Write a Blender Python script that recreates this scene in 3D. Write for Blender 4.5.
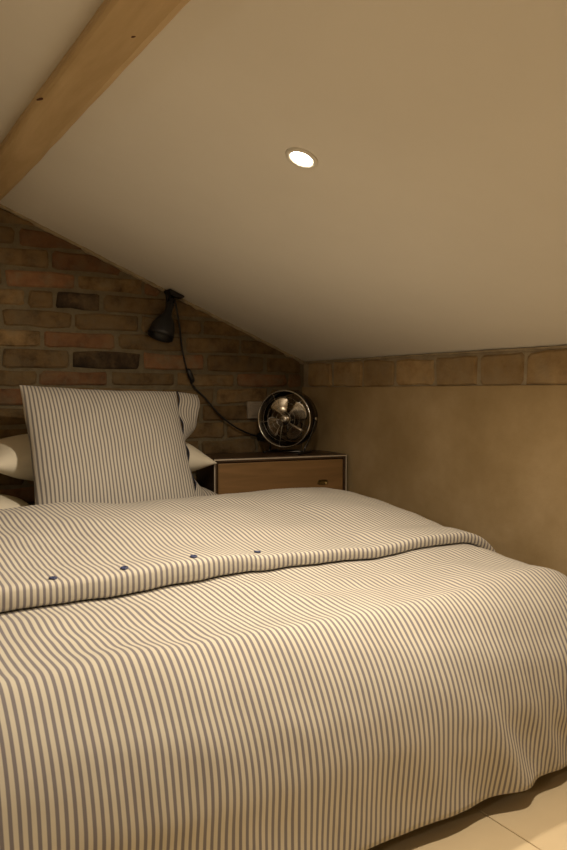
import bpy, bmesh, math, random
from mathutils import Vector, Matrix, noise

for o in list(bpy.data.objects):
    bpy.data.objects.remove(o, do_unlink=True)
scn = bpy.context.scene
COL = scn.collection
R = math.radians

# ------------------------------------------------------------------ camera, world, exposure
CAM_H = 0.97
cd = bpy.data.cameras.new('camera'); cam = bpy.data.objects.new('camera', cd); COL.objects.link(cam)
cd.sensor_fit = 'HORIZONTAL'; cd.sensor_width = 36.0; cd.lens = 730 / 567 * 36
cd.clip_start = 0.02
cam.location = (0, 0, CAM_H)
cam.rotation_euler = (R(90 - 2.59), 0, -math.atan(463 / 730))
scn.camera = cam

wd = bpy.data.worlds.new('world'); scn.world = wd; wd.use_nodes = True
wd.node_tree.nodes['Background'].inputs[0].default_value = (0.05, 0.045, 0.04, 1)
wd.node_tree.nodes['Background'].inputs[1].default_value = 0.1
scn.view_settings.view_transform = 'Standard'
scn.view_settings.look = 'None'
scn.view_settings.gamma = 1.0
scn.view_settings.use_curve_mapping = False
scn.view_settings.exposure = 1.30
LAMP_POWER = 5.0
LAMP_COLOUR = (1.0, 0.85, 0.67)

# room measures (metres)
XL, XR = -2.3, 2.02
XRIDGE = -0.55
YN, YB = -1.6, 3.0
SL = 0.4066                       # roof slope
def zc(x): return 1.119 + SL * (XR - x) if x >= XRIDGE else 1.119 + SL * (XR - XRIDGE) - SL * (XRIDGE - x)

# ------------------------------------------------------------------ helpers
def link(name, me, mat=None, parent=None):
    o = bpy.data.objects.new(name, me); COL.objects.link(o)
    if mat is not None and me is not None: me.materials.append(mat)
    if parent is not None: o.parent = parent
    return o
def tag(o, label, cat, group=None):
    o['label'] = label; o['category'] = cat
    if group: o['group'] = group
    return o
def struct(o, label=None):
    o['kind'] = 'structure'
    if label: o['label'] = label
    return o
def empty(name, loc=(0, 0, 0), rz=0.0):
    o = bpy.data.objects.new(name, None); COL.objects.link(o)
    o.location = loc; o.rotation_euler = (0, 0, rz); o.empty_display_size = 0.05
    return o
def mesh(name, verts, faces, smooth=False):
    me = bpy.data.meshes.new(name); me.from_pydata([tuple(v) for v in verts], [], faces)
    me.update()
    if smooth:
        for p in me.polygons: p.use_smooth = True
    return me
def fix(me):
    bm = bmesh.new(); bm.from_mesh(me); bmesh.ops.recalc_face_normals(bm, faces=bm.faces); bm.to_mesh(me); bm.free()
    return me
def box(name, lo, hi, bevel=0.0, seg=2):
    bm = bmesh.new(); bmesh.ops.create_cube(bm, size=1)
    lo = Vector(lo); hi = Vector(hi)
    for v in bm.verts:
        v.co = Vector(((lo[i] + hi[i]) / 2 + v.co[i] * (hi[i] - lo[i])) for i in range(3))
    if bevel: bmesh.ops.bevel(bm, geom=bm.edges[:], offset=bevel, segments=seg, profile=.5, affect='EDGES')
    me = bpy.data.meshes.new(name); bm.to_mesh(me); bm.free()
    if bevel:
        for p in me.polygons: p.use_smooth = False
    return me
def lathe(name, prof, n=40, axis='Z', smooth=True, closed=False):
    vs, fs = [], []
    for k in range(n):
        c, s = math.cos(2 * math.pi * k / n), math.sin(2 * math.pi * k / n)
        for r, z in prof:
            if axis == 'Z': vs.append((r * c, r * s, z))
            else: vs.append((r * c, -z, r * s))        # axis -Y: z runs towards the front
    m = len(prof)
    for k in range(n):
        k2 = (k + 1) % n
        for j in range(m if closed else m - 1):
            j2 = (j + 1) % m
            fs.append((k * m + j, k2 * m + j, k2 * m + j2, k * m + j2))
    me = mesh(name, vs, fs, smooth)
    bm = bmesh.new(); bm.from_mesh(me); bmesh.ops.remove_doubles(bm, verts=bm.verts, dist=1e-6)
    bmesh.ops.recalc_face_normals(bm, faces=bm.faces); bm.to_mesh(me); bm.free()
    return me
def tube(name, pts, r, n=10, closed=False, smooth=True):
    pts = [Vector(p) for p in pts]; vs, fs = [], []
    m = len(pts); nrm = None
    for i, p in enumerate(pts):
        if closed: t = pts[(i + 1) % m] - pts[i - 1]
        else: t = pts[min(i + 1, m - 1)] - pts[max(i - 1, 0)]
        t.normalize()
        if nrm is None:
            nrm = t.orthogonal().normalized()
        nrm = (nrm - t * nrm.dot(t)).normalized(); b = t.cross(nrm)
        rr = r[i] if isinstance(r, (list, tuple)) else r
        for k in range(n):
            a = 2 * math.pi * k / n
            vs.append(p + nrm * (rr * math.cos(a)) + b * (rr * math.sin(a)))
    for i in range(m if closed else m - 1):
        i2 = (i + 1) % m
        for k in range(n):
            k2 = (k + 1) % n
            fs.append((i * n + k, i * n + k2, i2 * n + k2, i2 * n + k))
    if not closed:
        fs.append(tuple(range(n - 1, -1, -1))); fs.append(tuple((m - 1) * n + k for k in range(n)))
    return fix(mesh(name, vs, fs, smooth))
def spline(ctrl, n=8):
    out = []; P = [Vector(c) for c in ctrl]; P = [P[0] * 2 - P[1]] + P + [P[-1] * 2 - P[-2]]
    for i in range(1, len(P) - 2):
        for k in range(n):
            t = k / n; a, b, c, d = P[i - 1:i + 3]
            out.append(.5 * ((2 * b) + (c - a) * t + (2 * a - 5 * b + 4 * c - d) * t * t + (3 * b - a - 3 * c + d) * t ** 3))
    out.append(P[-2]); return out
def sm(a, b, x):
    t = min(1, max(0, (x - a) / (b - a))); return t * t * (3 - 2 * t)
def nz(x, y, z=0.0): return noise.noise(Vector((x, y, z)))

# ------------------------------------------------------------------ materials
def newmat(name):
    m = bpy.data.materials.new(name); m.use_nodes = True; nt = m.node_tree
    return m, nt, nt.nodes['Principled BSDF']
def N(nt, t, **kw):
    n = nt.nodes.new(t)
    for k, v in kw.items():
        if k in n.inputs: n.inputs[k].default_value = v
        else: setattr(n, k, v)
    return n
def ramp(nt, fac, stops):
    r = nt.nodes.new('ShaderNodeValToRGB'); nt.links.new(fac, r.inputs[0])
    el = r.color_ramp.elements
    while len(el) < len(stops): el.new(.5)
    for e, (p, c) in zip(el, stops): e.position = p; e.color = (*c, 1)
    return r.outputs[0]
def bump(nt, b, height, strength, dist):
    n = N(nt, 'ShaderNodeBump', Strength=strength, Distance=dist); nt.links.new(height, n.inputs['Height'])
    nt.links.new(n.outputs[0], b.inputs['Normal']); return n
def plain(name, col, rough=.5, metal=0.0, spec=None):
    m, nt, b = newmat(name)
    tc = N(nt, 'ShaderNodeTexCoord'); n = N(nt, 'ShaderNodeTexNoise', Scale=40.0, Detail=4.0)
    nt.links.new(tc.outputs['Object'], n.inputs['Vector'])
    c = ramp(nt, n.outputs[0], [(.3, tuple(v * .88 for v in col)), (.7, tuple(min(1, v * 1.1) for v in col))])
    nt.links.new(c, b.inputs['Base Color']); b.inputs['Roughness'].default_value = rough; b.inputs['Metallic'].default_value = metal
    if spec is not None: b.inputs['Specular IOR Level'].default_value = spec
    return m
def mottled(name, c0, c1, scale, rough=.85, bscale=60.0, bstr=.25, bdist=.004, detail=6.0, c2=None):
    m, nt, b = newmat(name)
    tc = N(nt, 'ShaderNodeTexCoord')
    n = N(nt, 'ShaderNodeTexNoise', Scale=scale, Detail=detail, Roughness=.6); nt.links.new(tc.outputs['Object'], n.inputs['Vector'])
    st = [(.32, c0), (.68, c1)] if c2 is None else [(.3, c0), (.5, c1), (.72, c2)]
    nt.links.new(ramp(nt, n.outputs[0], st), b.inputs['Base Color'])
    n2 = N(nt, 'ShaderNodeTexNoise', Scale=bscale, Detail=6.0, Roughness=.6); nt.links.new(tc.outputs['Object'], n2.inputs['Vector'])
    bump(nt, b, n2.outputs[0], bstr, bdist); b.inputs['Roughness'].default_value = rough
    b.inputs['Specular IOR Level'].default_value = .25
    return m
def brick_mat(name, c0, c1, c2, smear=(.185, .145, .085)):
    m, nt, b = newmat(name)
    tc = N(nt, 'ShaderNodeTexCoord'); oi = N(nt, 'ShaderNodeObjectInfo')
    off = N(nt, 'ShaderNodeVectorMath', operation='SCALE'); off.inputs['Scale'].default_value = 37.0
    cmb = N(nt, 'ShaderNodeCombineXYZ')
    for i in range(3): nt.links.new(oi.outputs['Random'], cmb.inputs[i])
    nt.links.new(cmb.outputs[0], off.inputs[0])
    ad = N(nt, 'ShaderNodeVectorMath', operation='ADD'); nt.links.new(tc.outputs['Object'], ad.inputs[0]); nt.links.new(off.outputs[0], ad.inputs[1])
    n = N(nt, 'ShaderNodeTexNoise', Scale=14.0, Detail=8.0, Roughness=.65); nt.links.new(ad.outputs[0], n.inputs['Vector'])
    col = ramp(nt, n.outputs[0], [(.3, c0), (.5, c1), (.72, c2)])
    ns = N(nt, 'ShaderNodeTexNoise', Scale=9.0, Detail=7.0, Roughness=.7); nt.links.new(ad.outputs[0], ns.inputs['Vector'])
    mx = N(nt, 'ShaderNodeMix', data_type='RGBA'); nt.links.new(col, mx.inputs['A']); mx.inputs['B'].default_value = (*smear, 1)
    rf = ramp(nt, ns.outputs[0], [(.46, (0, 0, 0)), (.68, (.75, .75, .75))]); nt.links.new(rf, mx.inputs['Factor']); col = mx.outputs['Result']
    hs = N(nt, 'ShaderNodeHueSaturation'); nt.links.new(col, hs.inputs['Color'])
    mr = N(nt, 'ShaderNodeMapRange'); mr.inputs['To Min'].default_value = .72; mr.inputs['To Max'].default_value = 1.25
    nt.links.new(oi.outputs['Random'], mr.inputs['Value']); nt.links.new(mr.outputs[0], hs.inputs['Value'])
    nt.links.new(hs.outputs[0], b.inputs['Base Color'])
    n2 = N(nt, 'ShaderNodeTexNoise', Scale=55.0, Detail=8.0, Roughness=.7); nt.links.new(ad.outputs[0], n2.inputs['Vector'])
    bump(nt, b, n2.outputs[0], .7, .006); b.inputs['Roughness'].default_value = .9; b.inputs['Specular IOR Level'].default_value = .2
    return m
def wood(name, c0, c1, scale=(3, 40, 40), rough=.5, bstr=.15, spots=False):
    m, nt, b = newmat(name)
    tc = N(nt, 'ShaderNodeTexCoord'); mp = N(nt, 'ShaderNodeMapping'); mp.inputs['Scale'].default_value = scale
    nt.links.new(tc.outputs['Object'], mp.inputs[0])
    n = N(nt, 'ShaderNodeTexNoise', Scale=1.0, Detail=6.0, Roughness=.6, Distortion=.6); nt.links.new(mp.outputs[0], n.inputs['Vector'])
    nt.links.new(ramp(nt, n.outputs[0], [(.3, c0), (.7, c1)]), b.inputs['Base Color'])
    bump(nt, b, n.outputs[0], bstr, .003); b.inputs['Roughness'].default_value = rough
    return m
def ticking(name, period, light, dark, frac=.44):
    """woven ticking cloth: stripes along the weave, in metres of cloth (UV)"""
    m, nt, b = newmat(name)
    uv = N(nt, 'ShaderNodeUVMap'); uv.uv_map = 'cloth'
    sp = N(nt, 'ShaderNodeSeparateXYZ'); nt.links.new(uv.outputs[0], sp.inputs[0])
    def math_(op, a, bb=None):
        n = N(nt, 'ShaderNodeMath', operation=op)
        for i, v in enumerate((a, bb)):
            if v is None: continue
            if isinstance(v, (int, float)): n.inputs[i].default_value = v
            else: nt.links.new(v, n.inputs[i])
        return n.outputs[0]
    ph = math_('FRACT', math_('DIVIDE', sp.outputs[0], period))
    tri = math_('ABSOLUTE', math_('SUBTRACT', ph, .5))          # 0 at stripe centre
    c = ramp(nt, tri, [(frac / 2 - .06, dark), (frac / 2 + .06, light)])
    nw = N(nt, 'ShaderNodeTexNoise', Scale=9.0, Detail=4.0); nt.links.new(uv.outputs[0], nw.inputs['Vector'])
    mx = N(nt, 'ShaderNodeMix', data_type='RGBA', blend_type='MULTIPLY'); mx.inputs['Factor'].default_value = 1
    nt.links.new(c, mx.inputs['A']); nt.links.new(ramp(nt, nw.outputs[0], [(.3, (.93, .93, .93)), (.7, (1, 1, 1))]), mx.inputs['B'])
    nt.links.new(mx.outputs['Result'], b.inputs['Base Color'])
    w = N(nt, 'ShaderNodeTexNoise', Scale=60.0, Detail=3.0); nt.links.new(uv.outputs[0], w.inputs['Vector'])
    bump(nt, b, w.outputs[0], .12, .004)
    b.inputs['Roughness'].default_value = .9; b.inputs['Specular IOR Level'].default_value = .15
    b.inputs['Sheen Weight'].default_value = .15
    return m

M = {}
M['ceil'] = mottled('ceiling_paint', (.78, .745, .67), (.835, .80, .725), 1.3, .8, 90, .10, .002)
M['clay'] = mottled('clay_plaster', (.31, .215, .098), (.39, .28, .14), 2.6, .85, 45, .22, .004, c2=(.49, .365, .205))
M['plaster'] = mottled('lime_plaster', (.55, .46, .32), (.62, .53, .38), 2.0, .85)
M['mortar'] = mottled('old_mortar', (.145, .116, .068), (.205, .167, .103), 18, .95, 70, .9, .01)
M['mortar_pale'] = mottled('pale_mortar', (.33, .265, .17), (.46, .375, .25), 18, .95, 70, .9, .01)
M['brick_brown'] = brick_mat('brick_brown', (.075, .046, .02), (.185, .118, .052), (.25, .165, .076))
M['brick_red'] = brick_mat('brick_red', (.12, .062, .03), (.20, .10, .047), (.235, .135, .065))
M['brick_dark'] = brick_mat('brick_dark', (.018, .013, .009), (.055, .036, .02), (.17, .11, .05), (.15, .105, .055))
M['brick_block'] = brick_mat('brick_block', (.33, .21, .095), (.46, .315, .155), (.56, .40, .21), (.43, .33, .20))
M['tile'] = mottled('floor_tile', (.68, .545, .34), (.74, .605, .39), 3, .35, 30, .05, .002)
M['grout'] = plain('grout', (.36, .27, .16), .9)
M['beam'] = wood('beam_wood', (.46, .32, .155), (.66, .49, .27), (14, 1.6, 14), .75, .4)
M['knot'] = plain('knot', (.10, .04, .02), .8)
M['stripe'] = ticking('striped_ticking', .0137, (.61, .565, .455), (.215, .195, .20), .45)
M['stripe_pillow'] = ticking('striped_pillow_ticking', .0125, (.55, .505, .425), (.195, .18, .17), .44)
M['navy'] = plain('navy_piping', (.012, .014, .03), .7)
M['button'] = plain('blue_button', (.035, .045, .11), .35)
M['white'] = mottled('cream_cotton', (.72, .66, .52), (.78, .72, .58), 5, .9, 70, .12, .003)
M['sheet'] = mottled('white_sheet', (.70, .65, .55), (.76, .71, .6), 5, .9, 70, .12, .003)
M['frame_wood'] = wood('bed_frame_wood', (.10, .055, .025), (.18, .10, .05), (3, 40, 40), .5)
M['walnut'] = wood('dark_walnut', (.035, .018, .009), (.075, .04, .02), (4, 50, 50), .38)
M['panel'] = wood('brown_veneer', (.185, .105, .037), (.275, .152, .058), (3, 60, 30), .42)
M['edging'] = plain('cream_edging', (.52, .45, .34), .5)
M['brass'] = plain('aged_brass', (.20, .14, .05), .4, .9)
M['black'] = plain('black_metal', (.012, .012, .014), .38)
M['black_plastic'] = plain('black_plastic', (.010, .009, .009), .45)
M['blue_black'] = plain('blue_black_reflector', (.012, .018, .03), .3)
M['chrome'] = plain('chrome', (.62, .60, .56), .14, 1.0)
M['dark_chrome'] = plain('smoked_chrome', (.10, .095, .09), .25, 1.0)
M['blade'] = plain('brushed_blade', (.50, .44, .35), .25, 1.0)
M['plate'] = plain('switch_plate', (.34, .28, .21), .45)
M['trim_white'] = plain('lamp_trim', (.78, .74, .66), .4)
def emit(name, col, s):
    m, nt, b = newmat(name)
    tc = N(nt, 'ShaderNodeTexCoord'); n = N(nt, 'ShaderNodeTexNoise', Scale=30.0); nt.links.new(tc.outputs['Object'], n.inputs['Vector'])
    c = ramp(nt, n.outputs[0], [(.2, col), (.8, tuple(min(1, v * 1.02) for v in col))])
    nt.links.new(c, b.inputs['Emission Color']); b.inputs['Emission Strength'].default_value = s
    b.inputs['Base Color'].default_value = (.8, .8, .8, 1); return m
M['lens'] = emit('lamp_lens', (1, .9, .66), 12.0)

# ------------------------------------------------------------------ floor of square tiles
TS = .45
fl = struct(link('floor', box('floor', (XL - .1, YN - .1, -.08), (XR + .1, YB + .1, -.004)), M['grout']), 'pale beige square tiled floor')
tm = {}
x0 = 1.268 - TS * 8
i = 0
while x0 + i * TS < XR:
    j = 0; y0 = 1.30 - TS * 7
    while y0 + j * TS < YB:
        a = (max(XL, x0 + i * TS) + .0015, max(YN, y0 + j * TS) + .0015)
        b = (min(XR, x0 + (i + 1) * TS) - .0015, min(YB, y0 + (j + 1) * TS) - .0015)
        if b[0] - a[0] > .01 and b[1] - a[1] > .01:
            key = (round(b[0] - a[0], 3), round(b[1] - a[1], 3))
            if key not in tm:
                tm[key] = box('tile', (-key[0] / 2, -key[1] / 2, -.006), (key[0] / 2, key[1] / 2, 0), .0012, 1); tm[key].materials.append(M['tile'])
            t = link('tile', tm[key], None, fl); t.location = ((a[0] + b[0]) / 2, (a[1] + b[1]) / 2, 0)
        j += 1
    i += 1

# ------------------------------------------------------------------ walls
def prism_y(name, poly, y0, y1):       # polygon in XZ extruded along Y
    n = len(poly); vs = [(x, y0, z) for x, z in poly] + [(x, y1, z) for x, z in poly]
    fs = [tuple(range(n)), tuple(range(2 * n - 1, n - 1, -1))] + [(k, (k + 1) % n, n + (k + 1) % n, n + k) for k in range(n)]
    return fix(mesh(name, vs, fs))
BD = .008                               # how far bricks stand proud of the mortar bed
wb = struct(link('wall_back', prism_y('wall_back', [(XL - .1, 0), (XR + .1, 0), (XR + .1, zc(XR + .1)), (XRIDGE, zc(XRIDGE)), (XL - .1, zc(XL - .1))], YB, YB + .12), M['mortar']), 'gable wall of old thin brown bricks in wide mortar')
wr = struct(link('wall_right', box('wall_right', (XR, YN - .1, 0), (XR + .1, YB, 1.119), 0), M['mortar_pale']), 'low knee wall of ochre plaster under a course of brick blocks')
wl = struct(link('wall_left', box('wall_left', (XL - .1, YN - .1, 0), (XL, YB, zc(XL)), 0), M['plaster']), 'plain lime plastered wall')
wn = struct(link('wall_front', prism_y('wall_front', [(XL, 0), (XR, 0), (XR, zc(XR)), (XRIDGE, zc(XRIDGE)), (XL, zc(XL))], YN - .1, YN), M['plaster']), 'plain lime plastered end wall')
pl = link('plaster_coat', box('plaster_coat', (XR - .010, YN, 0), (XR + .01, YB - .001, .993), .004, 2), M['clay'], wr)

def clip(poly, f):
    out = []
    for k in range(len(poly)):
        p, q = poly[k], poly[(k + 1) % len(poly)]; fp, fq = f(*p), f(*q)
        if fp >= 0: out.append(p)
        if (fp >= 0) != (fq >= 0):
            t = fp / (fp - fq); out.append((p[0] + (q[0] - p[0]) * t, p[1] + (q[1] - p[1]) * t))
    return out
def area(p): return abs(sum(p[k][0] * p[(k + 1) % len(p)][1] - p[(k + 1) % len(p)][0] * p[k][1] for k in range(len(p)))) / 2
def brick_mesh(poly, depth, rng, cham=.006, jit=.0045):
    """a worn brick: jittered outline, soft chamfer, slightly uneven face. local x,z; front towards -y"""
    pts = []; soft = []
    for k in range(len(poly)):                       # worn, rounded corners
        p, a_, c_ = Vector(poly[k]), Vector(poly[k - 1]), Vector(poly[(k + 1) % len(poly)])
        for o_ in (a_, c_):
            L = (o_ - p).length; soft.append(tuple(p + (o_ - p) * min(.3, rng.uniform(.004, .014) / max(L, .01))))
    poly = soft
    for k in range(len(poly)):
        p, q = poly[k], poly[(k + 1) % len(poly)]; L = math.hypot(q[0] - p[0], q[1] - p[1])
        m = 3 if L > .15 else 1
        for s in range(m): pts.append((p[0] + (q[0] - p[0]) * s / m, p[1] + (q[1] - p[1]) * s / m))
    pts = [(x + rng.uniform(-jit, jit), z + rng.uniform(-jit, jit)) for x, z in pts]
    cx = sum(p[0] for p in pts) / len(pts); cz = sum(p[1] for p in pts) / len(pts)
    n = len(pts); vs = []
    tx, tz = rng.uniform(-.004, .004), rng.uniform(-.01, .01)
    for x, z in pts: vs.append((x, .002, z))
    for x, z in pts: vs.append((x, -depth + cham, z))
    for x, z in pts:
        d = max(1e-4, math.hypot(x - cx, z - cz)); s = 1 - min(.35, cham * 1.5 / d)
        hx = cx + (x - cx) * (1 - cham * 1.1 / max(.02, abs(x - cx))) if abs(x - cx) > .015 else x
        hz = cz + (z - cz) * (1 - cham * 1.1 / max(.02, abs(z - cz))) if abs(z - cz) > .012 else z
        vs.append((hx, -depth + tx * (x - cx) * 10 * .3 + rng.uniform(-.0012, .0012) + tz * (z - cz), hz))
    vs.append((cx, -depth - rng.uniform(0, .002), cz))
    fs = []
    for k in range(n):
        k2 = (k + 1) % n
        fs += [(k, k2, n + k2, n + k), (n + k, n + k2, 2 * n + k2, 2 * n + k), (2 * n + k, 2 * n + k2, 3 * n)]
    return fix(mesh('brick', vs, fs))
rng = random.Random(7)
lines = [.99, 1.06, 1.142, 1.222, 1.30, 1.381, 1.456, 1.541, 1.618]
z = .99
while z > .08: z -= .079; lines.insert(0, z)
lines.insert(0, 0.0) if lines[0] > .03 else None
while lines[-1] < zc(XRIDGE): lines.append(lines[-1] + .080)
joints = {1.541: [.662, .978], 1.456: [.797, 1.09], 1.381: [.896, 1.19, 1.269], 1.30: [.697, .81, 1.0, 1.311],
          1.222: [.60, .882, 1.171, 1.466, 1.72], 1.142: [.76, 1.063, 1.382, 1.662, 1.93], 1.06: [.60, .872, 1.174, 1.48, 1.798], .99: [.738, 1.031, 1.332, 1.64, 1.92]}
special = {(1.541, .662): 'brick_red', (1.456, .797): 'brick_red', (1.30, .81): 'brick_dark', (1.06, .872): 'brick_dark', (1.381, 1.19): 'brick_red',
           (1.222, .60): 'brick_brown', (.99, .738): 'brick_red', (1.06, 1.174): 'brick_red'}
far_bricks = bmesh.new()
for li in range(len(lines) - 1):
    zl, zh = lines[li], lines[li + 1]
    js = list(joints.get(zl, []))
    if not js: js = [.70 + (.145 if li % 2 else 0) + rng.uniform(-.03, .03)]
    while js[0] > XL: js.insert(0, js[0] - rng.uniform(.27, .31))
    while js[-1] < XR: js.append(js[-1] + rng.uniform(.27, .31))
    for k in range(len(js) - 1):
        a, b = max(js[k], XL), min(js[k + 1], XR - .012)
        g = rng.uniform(.006, .011)
        if b - a < .05: continue
        q = [(a + g, zl + rng.uniform(.005, .009)), (b - g, zl + rng.uniform(.005, .009)), (b - g, zh - rng.uniform(.004, .008)), (a + g, zh - rng.uniform(.004, .008))]
        q = clip(q, lambda x, z: 1.119 + SL * (XR - x) - .012 - z)
        q = clip(q, lambda x, z: zc(XRIDGE) - SL * (XRIDGE - x) - .012 - z) if len(q) > 2 else q
        if len(q) < 3 or area(q) < .0012: continue
        cx = sum(p[0] for p in q) / len(q); cz = sum(p[1] for p in q) / len(q)
        me = brick_mesh([(x - cx, zz - cz) for x, zz in q], BD + rng.uniform(-.003, .004), rng)
        mk = special.get((zl, js[k])) or ('brick_red' if rng.random() < .16 else 'brick_brown')
        if cx < -.72:                       # far beyond the bed: too many to be single pieces
            me.transform(Matrix.Translation((cx, YB, cz))); far_bricks.from_mesh(me); bpy.data.meshes.remove(me); continue
        o = link('brick', me, M[mk], wb); o.location = (cx, YB, cz)
fm = bpy.data.meshes.new('brickwork'); far_bricks.to_mesh(fm); far_bricks.free()
fb = link('brickwork', fm, M['brick_brown'], wb); fb['kind'] = 'stuff'
# rough mortar lip where the gable bricks meet the ceiling
def rough_strip(name, p0, p1, up, out, w, d, seed, n=70):
    r = random.Random(seed); p0, p1, up, out = Vector(p0), Vector(p1), Vector(up), Vector(out); vs, fs = [], []
    for k in range(n + 1):
        p = p0.lerp(p1, k / n); ww = w * (.55 + .9 * abs(nz(k * .23, seed))) + r.uniform(-.002, .002); dd = d * r.uniform(.6, 1.2)
        vs += [p, p + out * dd, p - up * ww * .7 + out * dd * .9, p - up * ww]
    for k in range(n):
        for j in range(4): fs.append((k * 4 + j, k * 4 + (j + 1) % 4, k * 4 + 4 + (j + 1) % 4, k * 4 + 4 + j))
    fs += [(3, 2, 1, 0), tuple(n * 4 + j for j in range(4))]
    return fix(mesh(name, vs, fs))
u_ = Vector((SL, 0, 1)).normalized()
link('mortar_lip', rough_strip('mortar_lip', (XRIDGE, YB, zc(XRIDGE)), (XR, YB, zc(XR)), u_, (0, -1, 0), .020, .013, 3, 160), M['mortar_pale'], wb)
# course of big blocks on the knee wall
yj = [2.957, 2.758, 2.528, 2.314, 2.083, 1.861, 1.652, 1.43]
while yj[-1] > YN: yj.append(yj[-1] - rng.uniform(.20, .235))
for k in range(len(yj) - 1):
    b, a = yj[k], max(YN, yj[k + 1])
    if b - a < .06: continue
    g = rng.uniform(.006, .010); L = b - a - 2 * g; hh = .114
    # local x runs towards the camera, i.e. world -y ; front towards -x
    me = brick_mesh([(-L / 2, -hh / 2 + rng.uniform(-.003, .004)), (L / 2, -hh / 2 + rng.uniform(-.003, .004)), (L / 2, hh / 2 - rng.uniform(0, .012)), (-L / 2, hh / 2 - rng.uniform(0, .012))], .009 + rng.uniform(-.003, .004), rng, .006, .004)
    o = link('brick', me, M['brick_block'], wr); o.location = (XR, (a + b) / 2, 1.052); o.rotation_euler = (0, 0, -math.pi / 2)
link('mortar_lip', rough_strip('mortar_lip', (XR, YN, 1.1185), (XR, YB - .005, 1.1185), (0, 0, 1), (-1, 0, 0), .014, .012, 9, 170), M['mortar_pale'], wr)

# ------------------------------------------------------------------ sloping ceiling
ce = struct(link('ceiling', prism_y('ceiling', [(XL - .1, zc(XL - .1)), (XRIDGE, zc(XRIDGE)), (XR + .1, zc(XR + .1)), (XR + .1, zc(XR + .1) + .1), (XRIDGE, zc(XRIDGE) + .1), (XL - .1, zc(XL - .1) + .1)], YN - .1, YB + .12), M['ceil']), 'plain white painted ceiling sloping down to the knee wall')

# beam: a roughly squared purlin half sunk in the slope
dS = Vector((1, 0, -SL)).normalized(); nS = Vector((-SL, 0, -1)).normalized()      # down-slope, into the room
bm_ = []
P_ = .042; cxb = .540
nseg = 90; prof = []
vs, fs = [], []
for k in range(nseg + 1):
    y = YN + (YB - YN) * k / nseg
    wl_ = -.052 + .004 * nz(y * 1.3, 3) + .0015 * nz(y * 9, 1); wr_ = .056 + .006 * nz(y * 1.1, 8) + .002 * nz(y * 8, 5)
    p = P_ + .003 * nz(y * 1.7, 12)
    for s, d in [(wl_, -.02), (wl_, p - .012), (wl_ + .004, p - .004), (wl_ + .012, p), (wl_ * .3, p + .0015 * nz(y * 6, 3)), (wr_ * .4, p + .0015 * nz(y * 6, 9)), (wr_ - .016, p), (wr_ - .005, p - .006), (wr_, p - .018), (wr_, -.02)]:
        v = Vector((cxb, 0, zc(cxb))) + dS * s + nS * d; vs.append((v.x, y, v.z))
m_ = 10
for k in range(nseg):
    for j in range(m_): fs.append((k * m_ + j, k * m_ + (j + 1) % m_, (k + 1) * m_ + (j + 1) % m_, (k + 1) * m_ + j))
fs += [tuple(range(m_)), tuple(nseg * m_ + j for j in range(m_ - 1, -1, -1))]
beam = struct(link('trim_1', fix(mesh('ceiling_beam', vs, fs, False)), M['beam']), 'rough pale wooden purlin half sunk in the ceiling')
def on_beam(s, y): v = Vector((cxb, 0, zc(cxb))) + dS * s + nS * P_; return Vector((v.x, y, v.z))
for s, y, l, w in ((-.046, 1.89, .030, .0035), (.020, 1.41, .014, .002)):
    bmk = bmesh.new(); bmesh.ops.create_icosphere(bmk, subdivisions=2, radius=1)
    for v in bmk.verts: v.co = Vector((v.co.x * w, v.co.y * l / 2, v.co.z * .0022))
    me = bpy.data.meshes.new('crack'); bmk.to_mesh(me); bmk.free()
    o = link('crack', me, M['knot'], beam); o.location = on_beam(s, y); o.rotation_euler = (0, math.atan(SL), .5)

# ------------------------------------------------------------------ recessed ceiling lamps
def downlight(x, y, label):
    t = empty('ceiling_spotlight', (x, y, zc(x))); t.rotation_euler = (0, math.atan(SL) if x > XRIDGE else -math.atan(SL), 0)      # local -z is the ceiling normal
    tag(t, label, 'ceiling light', 'ceiling spotlights')
    link('trim_ring', lathe('trim_ring', [(.0275, 0), (.0285, -.0035), (.033, -.0055), (.040, -.004), (.042, 0)], 48, closed=True), M['trim_white'], t)
    link('lens', lathe('lens', [(0, -.0025), (.018, -.0025), (.0277, -.0015), (.0277, 0), (0, 0)], 40), M['lens'], t)
    ld = bpy.data.lights.new('spot_glow', 'AREA'); ld.shape = 'DISK'; ld.size = .055; ld.energy = LAMP_POWER; ld.color = LAMP_COLOUR
    ld.spread = R(175)
    lo = bpy.data.objects.new('spot_glow', ld); COL.objects.link(lo); lo.parent = t; lo.location = (0, 0, -.007)
downlight(.997, 1.489, 'round white recessed spotlight glowing in the slope above the bed')
downlight(1.19, .81, 'round white recessed spotlight in the slope above the foot of the bed')

downlight(-1.95, -.2, 'added fill spotlight, out of view in the far slope across the room')  # added lamp outside the view, brightens the walls and the bed foot

# ------------------------------------------------------------------ bed
BX0, BX1, BY0, BY1 = -.05, 1.372, 1.26, 2.985
MT = .44
bed = tag(empty('bed', ((BX0 + BX1) / 2, (BY0 + BY1) / 2, 0)), 'low wooden bed with a white sheeted mattress under the striped bedding', 'bed')
bo = Vector(bed.location)
def bpart(name, lo, hi, mat, bev, seg=2, parent=bed):
    me = box(name, Vector(lo) - bo, Vector(hi) - bo, bev, seg)
    return link(name, me, mat, parent)
bpart('base_frame', (BX0 + .01, BY0 + .01, .14), (BX1 - .01, BY1 - .01, .22), M['frame_wood'], .008)
mat_ = bpart('mattress', (BX0, BY0, .222), (BX1, BY1, MT - .004), M['white'], .04, 4)
bpart('fitted_sheet', (BX0 - .003, BY0 - .003, .26), (BX1 + .003, BY1, MT), M['sheet'], .042, 4)
for x in (BX0 + .14, BX1 - .14):
    for y in (BY0 + .22, BY1 - .14):
        bpart('leg', (x - .03, y - .03, 0), (x + .03, y + .03, .142), M['frame_wood'], .005)

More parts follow.
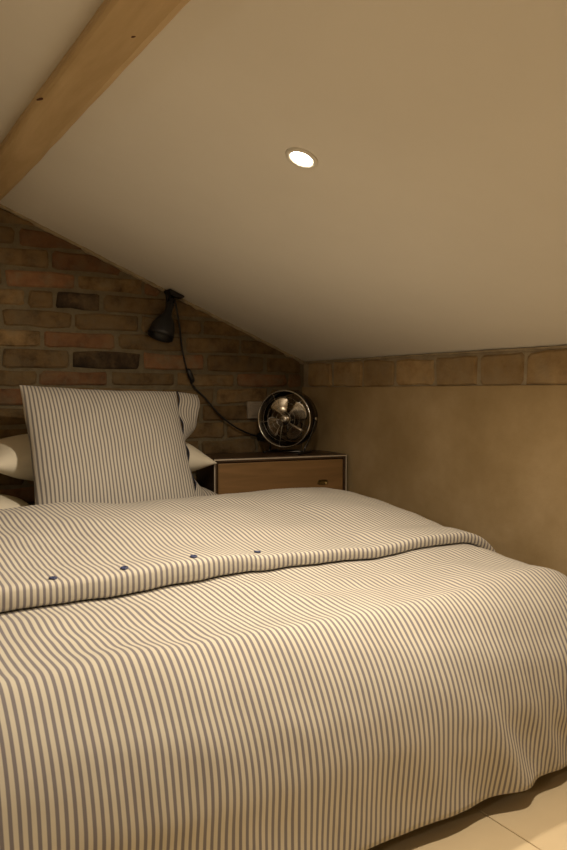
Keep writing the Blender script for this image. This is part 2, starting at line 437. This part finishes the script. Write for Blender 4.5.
# ------------------------------------------------------------------ duvet: a soft sheet laid over the bed
def setuv(me, uvs):
    l = me.uv_layers.new(name='cloth')
    for lp in me.loops: l.data[lp.index].uv = uvs[lp.vertex_index]
XE0, XE1, YE = -.02, 1.60, 1.258         # where the cloth starts to fall away
ZT = .50
def fall(r, Rr):
    """how far out and how far down after a length r over a rounded edge"""
    if r <= 0: return 0., 0.
    q = Rr * math.pi / 2
    if r < q: return Rr * math.sin(r / Rr), Rr * (1 - math.cos(r / Rr))
    return Rr, Rr + (r - q)
FOOT = [(0., 0., 0.)]                   # profile over the foot end: (cloth length, out, down)
for k in range(1, 41):
    th = math.pi / 2 * k / 40; x_, d_ = .148 * math.sin(th) ** 1.25, .25 * (1 - max(0, math.cos(th)) ** 1.25)
    FOOT.append((FOOT[-1][0] + math.hypot(x_ - FOOT[-1][1], d_ - FOOT[-1][2]), x_, d_))
def foot_fall(r):
    if r >= FOOT[-1][0]: return FOOT[-1][1], FOOT[-1][2] + r - FOOT[-1][0]
    for k in range(40):
        if r <= FOOT[k + 1][0]:
            t = (r - FOOT[k][0]) / (FOOT[k + 1][0] - FOOT[k][0])
            return FOOT[k][1] + t * (FOOT[k + 1][1] - FOOT[k][1]), FOOT[k][2] + t * (FOOT[k + 1][2] - FOOT[k][2])
def wrinkle(s, y):
    w = .010 * nz(s * 2.3, y * 2.0, 1.7) + .0075 * nz(s * 5.2 + y * 2, y * 5.4, 5.1)
    w += .0042 * nz(s * 2.2 + 5, y * 15 + s * 3, 6.6) * (1 - sm(1.7, 2.0, y))
    w += .0034 * nz(s * 13 + 3 * y, y * 9, 9.3) + .0012 * nz(s * 27, y * 20, 2.2)
    w += (1 - sm(1.0, 1.4, s)) * (.004 * math.exp(-((y - 1.26) / .05) ** 2) - .005 * math.exp(-((y - 1.43) / .07) ** 2))
    return w
def body_point(s, t):
    """s: cloth metre across the bed (= world X on top); t: cloth metre along (= world Y on top)"""
    a = s - XE1 if s > XE1 else (XE0 - s if s < XE0 else 0.0)
    sx = 1 if s > XE1 else -1
    b = YE - t if t < YE else 0.0
    X = min(max(s, XE0), XE1); Y = max(t, YE)
    r = (a ** 3 + b ** 3) ** (1 / 3) if a > 0 and b > 0 else max(a, b)
    Rr = .16
    out, drop = fall(r, Rr)
    if b > 0:
        of, df = foot_fall(r); wf = (b / math.hypot(a, b)) ** 2
        out += (of - out) * wf; drop += (df - drop) * wf
    if r > 0:
        da, db = a / math.hypot(a, b), b / math.hypot(a, b)
        X += sx * da * out; Y -= db * out
        hang = sm(.12, .45, r)
        along = s if b >= a else t
        # folds in the hanging cloth, growing towards the hem
        f = hang * (.010 * nz(along * 4.2, r * 1.2, 31) + .006 * nz(along * 9.5, r * 2.1, 7.7))
        f += -.008 * sm(.46, .58, r)                       # hem curls in under
        if b > a:                                            # diagonal drapes towards the free corner
            dg = s * 7.5 - r * 5.5
            f += sm(.12, .35, r) * sm(.95, 1.45, s) * (.020 * nz(dg, 2.0, 44) + .010 * nz(dg * 2.3, r * 3, 12))
        f += .012 * math.sin(math.pi * min(1, r / .5))       # soft belly
        X += sx * da * f; Y -= db * f
    w = wrinkle(s, t)
    Z = ZT - drop + w * (1 - .6 * sm(.1, .3, r))
    if r > 0:
        k_ = .8 * sm(.08, .3, r); Y -= db * w * k_; X += sx * da * w * k_
    Z -= .014 * sm(1.52, 1.28, t)
    Z += .012 * sm(1.25, 1.45, s) * (1 - sm(0, .2, b))
    return Vector((X, Y, max(Z, .03)))
HANG = .550
S0, S1 = XE0 - .46, XE1 + .50
T0, T1 = YE - HANG + .06, 2.30
def grid_mesh(name, fn, s0, s1, t0, t1, ds, dt, uvf=None):
    ns, nt_ = int((s1 - s0) / ds), int((t1 - t0) / dt); vs, fs, uv = [], [], []
    for j in range(nt_ + 1):
        t = t0 + (t1 - t0) * j / nt_
        for i in range(ns + 1):
            s = s0 + (s1 - s0) * i / ns
            vs.append(fn(s, t)); uv.append(uvf(s, t) if uvf else (s, t))
    for j in range(nt_):
        for i in range(ns):
            k = j * (ns + 1) + i; fs.append((k, k + 1, k + ns + 2, k + ns + 1))
    me = mesh(name, vs, fs, True); setuv(me, uv); return me
def cloth_uv(s, t):
    # the weave is pulled a little out of line by the wrinkles
    return (s + .008 * nz(s * 3, t * 2.6, 4) + .0035 * nz(s * 7, t * 7, 8), t)
duvet = tag(empty('duvet', ((BX0 + BX1) / 2, 1.9, MT)), 'blue grey and cream striped duvet with buttons, folded back across the bed', 'duvet')
do = Vector(duvet.location)
def dlink(name, me, mat, parent=None):
    me.transform(Matrix.Translation(-do)); return link(name, me, mat, parent or duvet)
b_o = dlink('lower_cover', grid_mesh('lower_cover', body_point, S0, S1, T0, T1, .013, .012, cloth_uv), M['stripe'])
so = b_o.modifiers.new('thickness', 'SOLIDIFY'); so.thickness = .012; so.offset = -1

# the end folded back over it, thick and puffed, with a rolled front edge
def front_y(s):                      # where the rolled edge lies
    return 1.605 - .07 * sm(.9, 1.70, s) + .012 * nz(s * 2.1, 3.3)
RO = .024                             # half thickness of the roll
TE = 2.40
def top_height(s, y):
    h = .052 + (.036 + .022 * sm(1.2, .7, s)) * sm(1.6, 2.25, y) + .020 * math.exp(-((s - 1.22) / .20) ** 2 - ((y - 2.22) / .25) ** 2)
    return h + .012 * nz(s * 3.1, y * 2.6, 14) + .006 * nz(s * 7 + y, y * 6, 3.2)
def fold_point(s, q):
    """q: cloth metre from the rolled edge towards the head (negative: round the roll and under)"""
    a = s - XE1 if s > XE1 else (XE0 - s if s < XE0 else 0.0); sx = 1 if s > XE1 else -1
    yf = front_y(min(s, XE1 + .1)); Xc = min(max(s, XE0), XE1)
    roll = (.027 - .011 * sm(.5, 1.25, s)) * (1 + .22 * nz(s * 3.2, 1.1))
    out, drop = fall(a, .19)
    if q >= 0:
        y = yf + roll + q; h = top_height(Xc, y)
        h = 2 * roll * 1.04 + (h - 2 * roll * 1.04) * sm(-.02, .26, q)
        # head end rounds down
        e = y - (TE - .09)
        if e > 0: h -= .11 * (1 - math.sqrt(max(0, 1 - min(1, e / .10) ** 2)))
    else:
        ang = min(math.pi * .98, -q / roll); sq = abs(math.cos(ang)) ** .55 * (1 if ang < math.pi / 2 else -1); y = yf + roll - roll * math.sin(ang) ** .6
        h = roll * 1.04 * (1 + sq); rest = -q - math.pi * .98 * roll
        if rest > 0: y += rest
    X = Xc + sx * (out + (.5 * h * (a > 0) * sm(0, .2, a)))
    base = ZT + wrinkle(min(s, XE1), y) * (.8 if q >= 0 else 1) + .012 * sm(1.25, 1.45, s)
    Z = base + h * (1 - sm(.05, .35, a) * .85) - drop * 1.0 + .004
    return Vector((X, y, Z))
QL = TE - 1.68
f_o = dlink('folded_back_end', grid_mesh('folded_back_end', fold_point, XE0 - .42, XE1 + .36, -.15, QL, .012, .009, lambda s, q: (cloth_uv(s, 2.0 + q * 1.0)[0] + .004, q)), M['stripe'])
so = f_o.modifiers.new('thickness', 'SOLIDIFY'); so.thickness = .006; so.offset = -1
# buttons sewn along the rolled edge
def button_mesh():
    return lathe('button', [(0, .0012), (.004, .0012), (.0055, .0030), (.0085, .0034), (.0095, .0018), (.0090, 0), (0, 0)], 24)
bme = button_mesh(); bme.materials.append(M['button'])
for s, q, tilt in ((.43, .010, 0), (.595, .008, 0), (.773, .010, 0), (.965, .030, 0), (.25, .010, 0)):
    p = fold_point(s, q); dp = (fold_point(s, q + .01) - fold_point(s, q - .01)); dx = fold_point(s + .01, q) - fold_point(s - .01, q)
    nrm = dx.cross(dp).normalized()
    b = link('button', bme, None, duvet); b.location = p - do + nrm * .001
    b.rotation_euler = nrm.to_track_quat('Z', 'Y').to_euler()

# ------------------------------------------------------------------ pillows
def pillow_mesh(name, W, H, T, seed, pinch=.05, n=46, p=2.6, wr=.006):
    vs, fs, uv = [], [], []
    def pt(u, v, side):
        x = W / 2 * u * (1 - pinch * (1 - v * v) * abs(u) ** 3); y = H / 2 * v * (1 - pinch * (1 - u * u) * abs(v) ** 3)
        th = T / 2 * ((1 - abs(u) ** p) * (1 - abs(v) ** p)) ** .5
        e = (1 - u ** 6) * (1 - v ** 6)
        k = wr * nz(x * 6 + seed, y * 6, side * 3.1 + seed) + wr * .5 * nz(x * 17 + seed, y * 14, side * 2.3)
        # gathers running in from the edges
        k += wr * .8 * nz(y * 22, side * 5 + seed, 1) * abs(u) ** 4 + wr * .8 * nz(x * 22, side * 5 + seed, 2) * abs(v) ** 4
        x += .004 * nz(y * 9, seed, 3) * abs(u) ** 5; y += .004 * nz(x * 9, seed, 4) * abs(v) ** 5
        return (x, y, side * (th + k * e))
    idx = {}
    for side in (1, -1):
        for j in range(n + 1):
            for i in range(n + 1):
                u = math.sin((i / n * 2 - 1) * math.pi / 2 * .98) / math.sin(math.pi / 2 * .98); v = math.sin((j / n * 2 - 1) * math.pi / 2 * .98) / math.sin(math.pi / 2 * .98)
                edge = i in (0, n) or j in (0, n)
                if edge and side == -1: idx[(side, i, j)] = idx[(1, i, j)]; continue
                idx[(side, i, j)] = len(vs); vs.append(pt(u, v, side)); uv.append((vs[-1][0] + .003 * nz(vs[-1][0] * 6, vs[-1][1] * 5, 8), vs[-1][1]))
    for side in (1, -1):
        for j in range(n):
            for i in range(n):
                q = [idx[(side, i, j)], idx[(side, i + 1, j)], idx[(side, i + 1, j + 1)], idx[(side, i, j + 1)]]
                fs.append(tuple(q if side == 1 else q[::-1]))
    me = mesh(name, vs, fs, True); setuv(me, uv); return me, pt
def frame3(o, loc, xdir, ydir):
    x = Vector(xdir).normalized(); y = (Vector(ydir) - x * x.dot(Vector(ydir))).normalized(); z_ = x.cross(y)
    o.matrix_world = Matrix.Translation(loc) @ Matrix((x, y, z_)).transposed().to_4x4()

# square striped pillow propped up
W, H, T = .612, .60, .16
pp = empty('striped_pillow'); tag(pp, 'square blue grey striped pillow with navy piping, propped upright', 'pillow')
lean = Vector((.0, .30, .515))
frame3(pp, Vector((.903, 2.585, .725)), (1, 0.0, -.035), lean)
me, ppt = pillow_mesh('cover', W, H, T, 2.0, .045, wr=.010)
link('cover', me, M['stripe_pillow'], pp)
# navy piping down the open end, and the loose flap beyond it
edge = []
for k in range(61):
    v = -1 + 2 * k / 60; x, y, zz = ppt(1, v * .99, 1)
    edge.append(Vector((x + .003 + .006 * math.sin(v * 15 + .6) * (1 - v ** 8) + .004 * nz(v * 9, 3), y, .006 + .008 * nz(v * 5, 7))))
link('piping', tube('piping', edge, .0028, 8), M['navy'], pp)
vs, fs, uv = [], [], []
for k, e in enumerate(edge):
    v = -1 + 2 * k / 60
    th = R(5) + R(105) * math.exp(-((v + .02) / .45) ** 2) + R(20) * sm(-.3, -1, v) * 0
    w = .098 - .030 * math.exp(-((v - .30) / .18) ** 2)
    for j in range(9):
        q = j / 8; a = th * (.4 + .6 * q)
        d = Vector((math.cos(a), .06 * q * math.sin(v * 6), -math.sin(a)))
        p = e + d * (w * q) + Vector((0, 0, -.004 + .006 * math.sin(v * 11) * q))
        vs.append(p); uv.append((.33 + q * w, e.y))
for k in range(60):
    for j in range(8): fs.append((k * 9 + j, k * 9 + j + 1, k * 9 + j + 10, k * 9 + j + 9))
me = mesh('end_flap', vs, fs, True); setuv(me, uv)
fo = link('end_flap', me, M['stripe_pillow'], pp); s_ = fo.modifiers.new('thickness', 'SOLIDIFY'); s_.thickness = .003

# flat pillows behind it
wp = empty('cream_pillow'); tag(wp, 'plump cream cotton pillow lying behind the striped pillows', 'pillow')
frame3(wp, Vector((.932, 2.830, .716)), (1, 0, -.035), (0, 1, .16))
me, _ = pillow_mesh('cover', .89, .30, .20, 5.0, .05, p=2.2)
link('cover', me, M['white'], wp)
sp_ = empty('striped_pillow'); tag(sp_, 'striped pillow lying flat on the mattress, under the cream pillow', 'pillow')
frame3(sp_, Vector((1.03, 2.795, .526)), (1, 0, .06), (0, 1, .03))
me, _ = pillow_mesh('cover', .70, .34, .135, 8.0, .05)
link('cover', me, M['stripe_pillow'], sp_)

cp_ = empty('cream_pillow'); tag(cp_, 'cream cotton pillow lying flat on the mattress, half under the plump one', 'pillow')
frame3(cp_, Vector((.335, 2.73, .531)), (1, 0, 0), (0, 1, .03))
me, _ = pillow_mesh('cover', .66, .38, .16, 11.0, .05)
link('cover', me, M['white'], cp_)

# ------------------------------------------------------------------ bedside cabinet in the corner
CW, CDp, CH = .62, .255, .692
cab = tag(empty('bedside_cabinet', (1.703, 2.782, 0), R(-10)), 'brown veneered bedside cabinet with cream edging in the wall corner', 'cabinet')
hw, hd = CW / 2, CDp / 2
def cpart(name, lo, hi, mat, bev=.002, parent=cab, seg=2): return link(name, box(name, lo, hi, bev, seg), mat, parent)
cpart('top', (-hw, -hd, CH - .018), (hw, hd, CH), M['walnut'], .003)
cpart('side', (-hw, -hd, .10), (-hw + .016, hd, CH - .018), M['walnut'])
cpart('side', (hw - .016, -hd, .10), (hw, hd, CH - .018), M['walnut'])
cpart('bottom', (-hw + .016, -hd + .004, .10), (hw - .016, hd, .116), M['walnut'])
cpart('back_panel', (-hw + .016, hd - .008, .116), (hw - .016, hd, CH - .018), M['walnut'])
cpart('shelf', (-hw + .016, -hd + .02, .47), (hw - .016, hd - .008, .482), M['walnut'])
# thin cream edging round the front
cpart('edging', (-hw, -hd - .003, CH - .0085), (hw, -hd, CH - .003), M['edging'], .001)
cpart('edging', (hw - .006, -hd - .003, .10), (hw - .001, -hd, CH - .0085), M['edging'], .001)
cpart('edging', (-hw + .001, -hd - .003, .10), (-hw + .006, -hd, CH - .0085), M['edging'], .001)
dr = cpart('drawer', (-hw + .019, -hd - .001, .484), (hw - .019, -hd + .016, CH - .021), M['panel'], .003)
dd = cpart('door', (-hw + .019, -hd - .001, .119), (hw - .019, -hd + .016, .468), M['panel'], .003)
def cup(parent, x, z):
    vs, fs = [], []; n = 20
    for j, (r, d) in enumerate(((1, 0), (1.0, .003), (.86, .004), (.78, .0015), (.3, .0005))):
        for k in range(n):
            a = 2 * math.pi * k / n; ca, sa = math.cos(a), math.sin(a)
            ex = abs(ca) ** .6 * (1 if ca >= 0 else -1); ez = abs(sa) ** .8 * (1 if sa >= 0 else -1)
            vs.append((x + .026 * r * ex, -hd - .001 - d, z + .011 * r * ez))
    for j in range(4):
        for k in range(n): fs.append((j * n + k, j * n + (k + 1) % n, (j + 1) * n + (k + 1) % n, (j + 1) * n + k))
    fs.append(tuple(4 * n + k for k in range(n)))
    link('handle', fix(mesh('handle', vs, fs, True)), M['brass'], parent)
cup(dr, .19, .572); cup(dd, .172, .43)
for sx in (-1, 1):
    for sy in (-1, 1):
        me = lathe('leg', [(0, 0), (.010, 0), (.016, .10), (0, .10)], 16)
        o = link('leg', me, M['walnut'], cab); o.location = (sx * (hw - .04), sy * (hd - .04), 0)

# ------------------------------------------------------------------ fan on the cabinet
FR = .127
FC = .157                                 # hub height above the cabinet top
fan = tag(empty('desk_fan', (1.800, 2.800, CH), R(-56)), 'round chrome drum fan with metal blades on the bedside cabinet', 'fan')
def fpart(name, me, mat, parent=fan, up=FC):
    me.transform(Matrix.Translation((0, 0, up))); return link(name, me, mat, parent)
hs = fpart('housing', lathe('housing', [(FR, .045), (FR, -.050), (FR - .012, -.062), (FR - .016, -.060), (FR - .005, -.048), (FR - .004, .045)], 64, 'Y', closed=True), M['dark_chrome'])
fpart('front_rim', tube('front_rim', [(FR * math.cos(a), -.046, FR * math.sin(a)) for a in [2 * math.pi * k / 64 for k in range(64)]], .0038, 10, True), M['chrome'])
gr = fpart('front_grille', tube('front_grille', [(.034 * math.cos(a), -.054, .034 * math.sin(a)) for a in [2 * math.pi * k / 40 for k in range(40)]], .0013, 6, True), M['chrome'])
for rr, yy in ((.056, -.0535), (.078, -.052), (.100, -.050)):
    me = tube('grille_ring', [(rr * math.cos(a), yy, rr * math.sin(a)) for a in [2 * math.pi * k / 48 for k in range(48)]], .0007, 6, True)
    fpart('grille_ring', me, M['chrome'], gr)
for k in range(5):
    a = R(188 + 72 * k); me = tube('grille_spoke', [(r * math.cos(a), y, r * math.sin(a)) for r, y in ((.018, -.0548), (.05, -.0545), (.09, -.0525), (FR, -.047))], .0016, 6)
    fpart('grille_spoke', me, M['chrome'], gr)
fpart('badge', lathe('badge', [(0, .0585), (.012, .058), (.018, .056), (.019, .053), (0, .053)], 32, 'Y'), M['chrome'])
rg = fpart('rear_grille', tube('rear_grille', [(.036 * math.cos(a), .058, .036 * math.sin(a)) for a in [2 * math.pi * k / 40 for k in range(40)]], .0015, 6, True), M['dark_chrome'])
for rr in (.060, .084, .104):
    fpart('grille_ring', tube('grille_ring', [(rr * math.cos(a), .059, rr * math.sin(a)) for a in [2 * math.pi * k / 40 for k in range(40)]], .0010, 6, True), M['dark_chrome'], rg)
for k in range(6):
    a = R(30 + 60 * k); fpart('grille_spoke', tube('grille_spoke', [(r * math.cos(a), .059, r * math.sin(a)) for r in (.03, .112)], .0016, 6), M['dark_chrome'], rg)
fpart('motor', lathe('motor', [(0, .005), (.026, .004), (.034, -.01), (.036, -.055), (.026, -.066), (0, -.067)], 32, 'Y'), M['dark_chrome'])
fpart('hub', lathe('hub', [(0, .034), (.014, .033), (.021, .026), (.022, .006), (0, .006)], 32, 'Y'), M['blade'])
def blade(a0):
    vs, fs = [], []; nr, na = 8, 8
    for i in range(nr + 1):
        q = i / nr; r = .018 + .088 * q
        half = R(16) + R(17) * math.sin(math.pi * min(1, q * .62 + .05))
        for j in range(na + 1):
            t = j / na * 2 - 1
            rr = r - .012 * (t * t) * sm(.55, 1, q); a = a0 + half * t + .12 * q
            vs.append((rr * math.cos(a), -.018 - .014 * t * (1 - .3 * q) + .003 * q, rr * math.sin(a)))
    for i in range(nr):
        for j in range(na): k = i * (na + 1) + j; fs.append((k, k + 1, k + na + 2, k + na + 1))
    return mesh('blade', vs, fs, True)
for k in range(4):
    o = fpart('blade', blade(R(112 + 90 * k)), M['blade']); s_ = o.modifiers.new('thickness', 'SOLIDIFY'); s_.thickness = .0012
# cradle and feet
cr = [(-.085, -.02, .008), (-.088, -.005, .03), (-.108, 0, .075), (-FR - .004, 0, FC - .02), (-FR - .005, 0, FC)]
for sx in (-1, 1):
    fpart('cradle_arm', tube('cradle_arm', spline([(sx * -x, y, z) for x, y, z in cr], 5), .005, 8), M['dark_chrome'], up=0)
    me = lathe('pivot_knob', [(0, .010), (.008, .009), (.010, 0), (0, 0)], 20, 'Y'); me.transform(Matrix.Rotation(R(90 * sx), 4, 'Z')); me.transform(Matrix.Translation((sx * (FR + .006), 0, 0)))
    fpart('pivot_knob', me, M['chrome'])
    fpart('foot', tube('foot', [(sx * .085, -.075, .0065), (sx * .085, -.06, .0055), (sx * .085, .06, .0055), (sx * .085, .075, .0065)], .0055, 10), M['black_plastic'], up=0)
fpart('cross_bar', tube('cross_bar', [(-.085, 0, .007), (.085, 0, .007)], .005, 10), M['dark_chrome'], up=0)

# ------------------------------------------------------------------ wall switch
sw = tag(empty('wall_switch', (1.732, YB - BD - .003, .885)), 'square off white switch plate on the brick wall beside the fan', 'switch')
link('plate', box('plate', (-.040, -.010, -.040), (.040, .004, .040), .003, 3), M['plate'], sw)
link('rocker', box('rocker', (-.026, -.014, -.026), (.026, -.009, .026), .002, 2), M['plate'], sw)

# ------------------------------------------------------------------ clip lamp on the gable bricks
YW = YB - BD - .004
lamp = tag(empty('wall_lamp', (1.318, YW, 1.380)), 'small black bell shaped spotlight fixed to the brick wall, with a trailing cord', 'wall lamp')
lo_ = Vector(lamp.location)
def lpart(name, me, mat, parent=lamp): me.transform(Matrix.Translation(-lo_)); return link(name, me, mat, parent)
br = lpart('bracket', prism_y('bracket', [(1.276, 1.411), (1.283, 1.414), (1.350, 1.387), (1.348, 1.380), (1.310, 1.382), (1.288, 1.390)], YW - .055, YW + .004), M['black'])
lpart('clamp_plate', box('clamp_plate', (1.286, YW - .012, 1.345), (1.322, YW + .004, 1.405), .003), M['black'])
top = Vector((1.298, YW - .04, 1.372)); axis = Vector((-.066, -.024, -.165)).normalized()
lpart('swivel', tube('swivel', [(1.302, YW - .006, 1.385), top, top + axis * .030], .009, 12), M['black'])
prof = [(.001, 0), (.016, .001), (.019, .010), (.020, .045), (.030, .060), (.049, .082), (.060, .108), (.064, .134), (.0645, .146), (.0625, .146), (.058, .109), (.046, .085), (.026, .064), (.001, .060)]
me = lathe('shade', [(r * .88, -d * 1.12) for r, d in prof], 40)
q = (-axis).to_track_quat('Z', 'Y').to_matrix().to_4x4(); start = top + axis * .018
me.transform(Matrix.Translation(start) @ q); sh = lpart('shade', me, M['black'])
me = lathe('bulb', [(0, -.132), (.014, -.130), (.028, -.118), (.030, -.105), (.018, -.082), (.012, -.062), (0, -.062)], 28)
me.transform(Matrix.Translation(start) @ q); lpart('bulb', me, M['blue_black'], sh)
cz_ = [(1.314, 1.374), (1.32, 1.35), (1.339, 1.266), (1.357, 1.157), (1.386, 1.059), (1.415, .997), (1.469, .943), (1.54, .864), (1.618, .807), (1.693, .775), (1.752, .757)]
cpts = [Vector((x, YW - (.03 if k < 2 else .012 + .012 * math.sin(k)), z)) for k, (x, z) in enumerate(cz_)]
cord = lpart('cord', tube('cord', spline(cpts, 8), .0042, 8), M['black_plastic'])
a_, b_ = Vector((1.381, YW - .016, 1.074)), Vector((1.408, YW - .016, 1.012))
lpart('cord_switch', tube('cord_switch', [a_, a_.lerp(b_, .12), a_.lerp(b_, .5), a_.lerp(b_, .88), b_], [.004, .0105, .012, .0105, .004], 14), M['black_plastic'], cord)
me = lathe('plug', [(0, .052), (.010, .052), (.016, .040), (.021, .034), (.023, 0), (0, 0)], 28, 'Y'); me.transform(Matrix.Translation((1.768, YW + .002, .757)))
lpart('plug', me, M['black_plastic'], cord)
